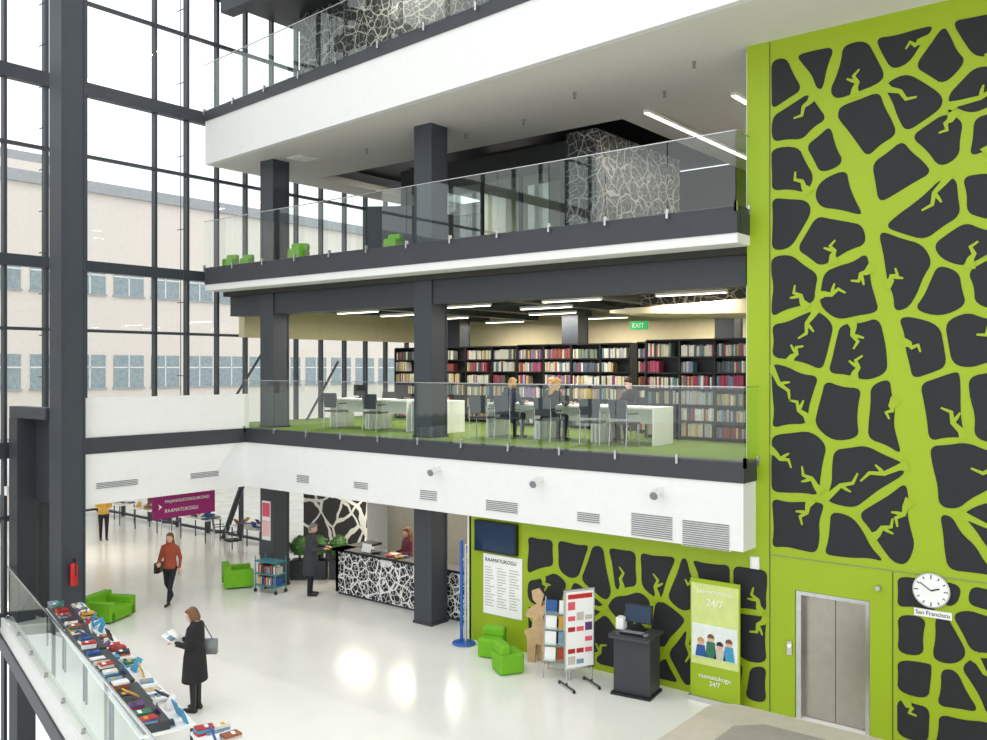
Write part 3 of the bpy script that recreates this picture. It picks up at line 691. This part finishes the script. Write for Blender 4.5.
def loft(rs,n=18):
    vs=[]
    for cx_,cy_,cz_,rx,ry in rs:
        for i in range(n): t=2*math.pi*i/n; vs.append((cx_+rx*math.cos(t),cy_+ry*math.sin(t),cz_))
    m=len(rs); fs=[(j*n+i,j*n+(i+1)%n,(j+1)*n+(i+1)%n,(j+1)*n+i) for j in range(m-1) for i in range(n)]
    fs+=[tuple(range(n-1,-1,-1)),tuple(range((m-1)*n,m*n))]
    return vs,fs
def ellp(c,r,R=None):
    q=MB(); q.ell(c,r,SKIN,14,10,R); return q.v,q.f
def fuse(parts,voxel,smooth=3):
    """parts: list of (material,(verts,faces)) -> one continuous surface with materials"""
    q=MB()
    for m,(v,f) in parts: q.add(v,f,m)
    o=q.done('tmp_fuse'); rm=o.modifiers.new('r','REMESH'); rm.mode='VOXEL'; rm.voxel_size=voxel
    sm=o.modifiers.new('s','SMOOTH'); sm.iterations=smooth; sm.factor=.5
    dg=bpy.context.evaluated_depsgraph_get(); ev=o.evaluated_get(dg); me=ev.to_mesh()
    V=[tuple(v.co) for v in me.vertices]; F=[tuple(p.vertices) for p in me.polygons]; C=[tuple(p.center) for p in me.polygons]
    ev.to_mesh_clear(); me0=o.data; bpy.data.objects.remove(o); bpy.data.meshes.remove(me0)
    trees=[(m,BVHTree.FromPolygons([Vector(x) for x in v],f)) for m,(v,f) in parts]
    groups={}
    for i,c in enumerate(C):
        best=None;bd=9
        for m,t in trees:
            r_=t.find_nearest(Vector(c),.2)
            if r_[0] is not None and r_[3]<bd: bd=r_[3];best=m
        groups.setdefault(best or parts[0][0],[]).append(F[i])
    return V,groups
def put(B,V,groups,T=None):
    T=T or Matrix.Identity(4); o=len(B.v); B.v+=[tuple(T@Vector(p)) for p in V]
    for m,fs in groups.items():
        k=B.mi(m)
        for f in fs: B.f.append([i+o for i in f]); B.m.append(k)
def hand(w,dirv,side,curl=.5):
    """palm+5 fingers; w wrist, dirv pointing direction"""
    d=Vector(dirv).normalized(); up=Vector((0,0,1)) if abs(d.z)<.8 else Vector((0,1,0))
    s_=d.cross(up).normalized()*side; n=s_.cross(d).normalized()
    if n.z>0: n=-n
    w=Vector(w); P=[]
    P.append((SKIN,cap(w,w+d*.03,.024,.026)))
    for k in range(4): P.append((SKIN,cap(w+d*.02+s_*(k-1.5)*.012,w+d*.085+s_*(k-1.5)*.02,.014,.012)))
    for k,L in enumerate((.07,.08,.074,.056)):
        b0=w+d*.085+s_*(k-1.5)*.021; b1=b0+(d*math.cos(curl*.6)+n*math.sin(curl*.6))*L*.5; b2=b1+(d*math.cos(curl*1.6)+n*math.sin(curl*1.6))*L*.5
        P.append((SKIN,cap(b0,b1,.0095,.0085,8))); P.append((SKIN,cap(b1,b2,.0085,.007,8)))
    t0=w+d*.03-s_*.026; t1=t0+(d*.6-s_*.7).normalized()*.04; t2=t1+(d*.9-s_*.2+n*.3).normalized()*.032
    P.append((SKIN,cap(t0,t1,.013,.010,8))); P.append((SKIN,cap(t1,t2,.010,.008,8)))
    return P
def head(B,pos,tilt,turn,hairm,style,fine=True):
    T=Matrix.Translation(pos)@Matrix.Rotation(turn,4,'Z')@Matrix.Rotation(-tilt,4,'X')
    P=[(SKIN,ellp((0,-.005,.12),(.074,.092,.1))),(SKIN,ellp((0,.02,.06),(.056,.066,.062))),(SKIN,cap((0,.078,.035),(0,.075,.035),.02,.02)),(SKIN,cap((0,.088,.105),(0,.105,.078),.009,.014,8)),
       (SKIN,ellp((-.075,-.005,.095),(.012,.02,.032))),(SKIN,ellp((.075,-.005,.095),(.012,.02,.032))),(SKIN,cap((-.03,.08,.125),(.03,.08,.125),.012,.012,8)),(SKIN,cap((0,-.01,.04),(0,-.015,-.06),.05,.055))]
    V,g=fuse(P,.007 if fine else .012,2); put(B,V,g,T)
    q=MB(); 
    for sx in(-1,1): q.ell((sx*.031,.083,.108),(.013,.008,.008),PAPER,10,6); q.ell((sx*.031,.089,.108),(.006,.005,.006),EYE,8,6); q.ell((sx*.031,.091,.124),(.018,.005,.004),hairm,8,5)
    q.ell((0,.087,.052),(.022,.008,.007),LIP,10,6)
    B.T=T
    for m_ in q.mats:
        k=q.mats.index(m_); B.add(q.v,[f for f,mm in zip(q.f,q.m) if mm==k],m_)
    B.T=Matrix.Identity(4)
    hp=[(hairm,ellp((0,-.022,.145),(.086,.092,.088))),(hairm,ellp((0,-.05,.1),(.08,.065,.09)))]
    hp.append((hairm,ellp((0,.045,.19),(.066,.045,.03))))
    if style=='bob':
        for sx in(-1,1): hp.append((hairm,ellp((sx*.072,-.015,.08),(.024,.05,.085))))
        hp.append((hairm,ellp((0,-.065,.045),(.075,.045,.07))))
    if style=='long':
        for sx in(-1,1): hp.append((hairm,cap((sx*.07,-.02,.13),(sx*.085,-.03,-.1),.026,.03)))
        hp.append((hairm,cap((0,-.07,.1),(0,-.1,-.14),.07,.06)))
    V,g=fuse(hp,.009 if fine else .014,2); put(B,V,g,T)
def figure(name,loc,yaw,P,hands,hd,extra=None,fine=True,scale=1.0):
    B=MB(); V,g=fuse(P,.013 if fine else .02,3); put(B,V,g)
    for h_ in hands:
        V,g=fuse(hand(*h_),.005 if fine else .007,1); put(B,V,g)
    head(B,*hd,fine=fine)
    if extra: extra(B)
    o=B.done(name,smooth=True,loc=loc,yaw=yaw); o.scale=(scale,)*3; return o
def shoes(P,x,y,z=0,m=SHOE,dy=1,pitch=0):
    P.append((m,cap((x,y-.05,z+.045),(x,y+.14,z+.035+pitch),.045,.035)))
def yaw_to(dx,dy): return math.atan2(dy,dx)-math.pi/2

# woman in black coat reading
P=[(COATB,loft([(0,0,.50,.25,.2),(0,0,.62,.24,.19),(0,0,.9,.215,.17),(0,.0,1.05,.185,.145),(0,.0,1.25,.205,.14),(0,-.01,1.36,.19,.12),(0,-.015,1.42,.12,.09),(0,-.01,1.47,.075,.07)]))]
for s_ in(-1,1):
    P.append((PANTS,cap((s_*.09,0,.6),(s_*.09,-.01,.45),.075,.055))); P.append((SHOE,cap((s_*.09,-.01,.45),(s_*.09,-.02,.09),.058,.045))); shoes(P,s_*.09,0)
    P.append((COATB,cap((s_*.18,-.01,1.37),(s_*.235,.0,1.12),.065,.058))); P.append((COATB,cap((s_*.235,.0,1.12),(s_*.13,.25,1.12),.056,.045)))
    P.append((COATB,cap((s_*.06,-.02,1.42),(s_*.18,-.01,1.37),.06,.065)))
def ext(B):
    B.obox((-.1,.37,1.19),(.2,.012,.28),PAPER,pitch=-1.0,yaw=.1); B.obox((.1,.37,1.19),(.2,.012,.28),PAPER,pitch=-1.0,yaw=-.1)
    B.obox((-.1,.363,1.2),(.15,.012,.1),BOOKC[8],pitch=-1.0,yaw=.1)
    B.obox((.27,-.1,.98),(.1,.3,.24),GREYP,yaw=.1); B.cyl((.26,-.2,1.08),(.2,-.03,1.42),.01,.01,GREYP,8); B.cyl((.26,.02,1.08),(.2,-.03,1.42),.01,.01,GREYP,8)
figure('woman_reading',(-12.98,8.5,0),yaw_to(-.85,-.5),P,[((-.12,.27,1.125),(.2,.9,.15),1,.8),((.12,.27,1.125),(-.2,.9,.15),-1,.8)],((0,.0,1.475),.42,.1,HAIRB,'bob'),ext,scale=1.0)
# walking woman
P=[(RUST,loft([(0,0,.86,.175,.13),(0,0,.98,.165,.125),(0,0,1.08,.145,.11),(0,0,1.25,.175,.125),(0,-.01,1.35,.17,.11),(0,-.01,1.41,.1,.08),(0,-.01,1.46,.06,.055)])),
   (PANTS,loft([(0,0,.78,.16,.12),(0,0,.86,.17,.125),(0,0,.95,.155,.115)]))]
P+= [(PANTS,cap((-.09,0,.86),(-.09,.17,.48),.09,.062)),(PANTS,cap((-.09,.17,.48),(-.085,.26,.12),.06,.042))]; P.append((SHOE,cap((-.085,.25,.06),(-.085,.42,.05),.042,.034)))
P+= [(PANTS,cap((.09,0,.86),(.085,-.02,.47),.09,.062)),(PANTS,cap((.085,-.02,.47),(.08,-.27,.17),.06,.042))]; P.append((SHOE,cap((.08,-.29,.13),(.08,-.17,.04),.042,.032)))
P+= [(RUST,cap((-.17,-.01,1.34),(-.215,-.1,1.08),.055,.045)),(RUST,cap((-.215,-.1,1.08),(-.22,-.04,.86),.043,.03)),(RUST,cap((.17,-.01,1.34),(.22,.02,1.08),.055,.045)),(RUST,cap((.22,.02,1.08),(.16,.2,1.0),.043,.03))]
for s_ in(-1,1): P.append((RUST,cap((s_*.06,-.01,1.39),(s_*.17,-.01,1.34),.055,.055)))
def ext(B):
    B.obox((.27,.02,.86),(.1,.28,.24),SHOE); B.cyl((.26,-.08,.96),(.2,0,1.38),.012,.012,SHOE,8); B.cyl((.26,.12,.96),(.2,0,1.38),.012,.012,SHOE,8)
figure('woman_walking',(-19.35,12.0,0),yaw_to(.55,-.84),P,[((-.22,-.035,.845),(0,.15,-1),1,.5),((.155,.215,1.0),(-.3,.9,-.1),-1,.7)],((0,.0,1.46),.05,.0,HAIRB,'long'),ext,scale=1.0)
# man at the counter
P=[(COATG,loft([(0,0,.52,.24,.19),(0,0,.75,.235,.185),(0,0,1.0,.215,.17),(0,.01,1.12,.205,.16),(0,.02,1.32,.23,.15),(0,.02,1.44,.21,.13),(0,.03,1.5,.13,.09),(0,.035,1.55,.07,.065)]))]
for s_ in(-1,1):
    P.append((PANTS,cap((s_*.1,0,.7),(s_*.1,0,.47),.085,.065))); P.append((PANTS,cap((s_*.1,0,.47),(s_*.1,-.02,.1),.066,.055))); shoes(P,s_*.1,.02)
    P.append((COATG,cap((s_*.07,.02,1.5),(s_*.205,.02,1.44),.06,.07)))
P+= [(COATG,cap((-.21,.02,1.44),(-.25,.1,1.16),.07,.06)),(COATG,cap((-.25,.1,1.16),(-.15,.33,1.17),.058,.045)),(COATG,cap((.21,.02,1.44),(.26,.08,1.16),.07,.06)),(COATG,cap((.26,.08,1.16),(.16,.31,1.17),.058,.045))]
figure('man_at_counter',(-17.35,14.6,0),yaw_to(.75,.66),P,[((-.14,.35,1.175),(.3,.9,0),1,.4),((.155,.33,1.175),(-.3,.9,0),-1,.4)],((0,.04,1.555),.25,-.2,HAIRG,'short'))
# receptionist, and the visitor in yellow
def standing(m,pm,arms=.25):
    P=[(m,loft([(0,0,.86,.18,.13),(0,0,1.0,.165,.125),(0,0,1.1,.15,.115),(0,0,1.25,.175,.125),(0,-.01,1.35,.17,.11),(0,-.01,1.41,.1,.08),(0,-.01,1.46,.06,.055)])),(pm,loft([(0,0,.76,.16,.12),(0,0,.86,.175,.125),(0,0,.95,.16,.115)]))]
    for s_ in(-1,1):
        P+= [(pm,cap((s_*.09,0,.85),(s_*.09,.02,.47),.088,.062)),(pm,cap((s_*.09,.02,.47),(s_*.09,-.01,.1),.06,.044))]; shoes(P,s_*.09,0)
        P+= [(m,cap((s_*.06,-.01,1.39),(s_*.17,-.01,1.34),.055,.055)),(m,cap((s_*.17,-.01,1.34),(s_*.215,.02,1.1),.055,.045)),(m,cap((s_*.215,.02,1.1),(s_*.14,arms,1.08),.043,.03))]
    hs=[((-.135,arms+.02,1.08),(.2,.9,-.1),1,.7),((.135,arms+.02,1.08),(-.2,.9,-.1),-1,.7)]
    return P,hs
PATT=mat('patterned_blouse',(120,60,66),.8,noise=.6,nscale=25)
P,hs=standing(PATT,PANTS); figure('receptionist',(-15.45,16.05,0),yaw_to(-.3,-1),P,hs,((0,0,1.46),.2,0,HAIRB,'long'))
P,hs=standing(YELC,PANTS,.2); figure('visitor_in_yellow',(-28.2,15.1,0),yaw_to(.9,-.4),P,hs,((0,0,1.46),0,0,HAIRB,'bob'),fine=False)
# seated readers
def seated(name,x,y,z,yaw,m,hm,style,lean=.08):
    P=[(m,loft([(0,0,.46,.19,.15),(0,.01,.6,.165,.13),(0,.02,.72,.155,.12),(0,.04+lean*.5,.88,.185,.125),(0,.05+lean*.7,.98,.175,.11),(0,.05+lean*.8,1.04,.1,.08),(0,.06+lean*.9,1.09,.06,.055)]))]
    for s_ in(-1,1):
        P+= [(PANTS,cap((s_*.09,.0,.52),(s_*.1,.42,.5),.085,.065)),(PANTS,cap((s_*.1,.42,.5),(s_*.1,.38,.1),.06,.044)),(SHOE,cap((s_*.1,.36,.045),(s_*.1,.52,.035),.04,.034))]
        yy=.05+lean*.7
        P+= [(m,cap((s_*.06,yy,1.02),(s_*.17,yy,.97),.055,.055)),(m,cap((s_*.17,yy,.97),(s_*.22,yy+.1,.76),.055,.045)),(m,cap((s_*.22,yy+.1,.76),(s_*.1,yy+.36,.80),.043,.03))]
    yy=.05+lean*.7
    figure(name,(x,y,z),yaw,P,[((-.095,yy+.38,.8),(.2,.9,-.1),1,.5),((.095,yy+.38,.8),(-.2,.9,-.1),-1,.5)],((0,.065+lean,1.09),.3,0,hm,style),fine=False)
NAVY=mat('navy_jacket',(40,46,66),.85)
seated('reader_seated',-11.75,15.28,Z1,0,NAVY,HAIRL,'bob'); seated('reader_seated',-11.5,16.72,Z1,math.pi,COATB,HAIRL,'long'); seated('reader_seated',-10.7,15.28,Z1,-.2,COATB,HAIRL,'long',.16)
seated('reader_seated',-9.5,16.72,Z1,math.pi-.2,COATB,HAIRD,'short')
for o in list(bpy.data.meshes):
    if o.users==0: bpy.data.meshes.remove(o)
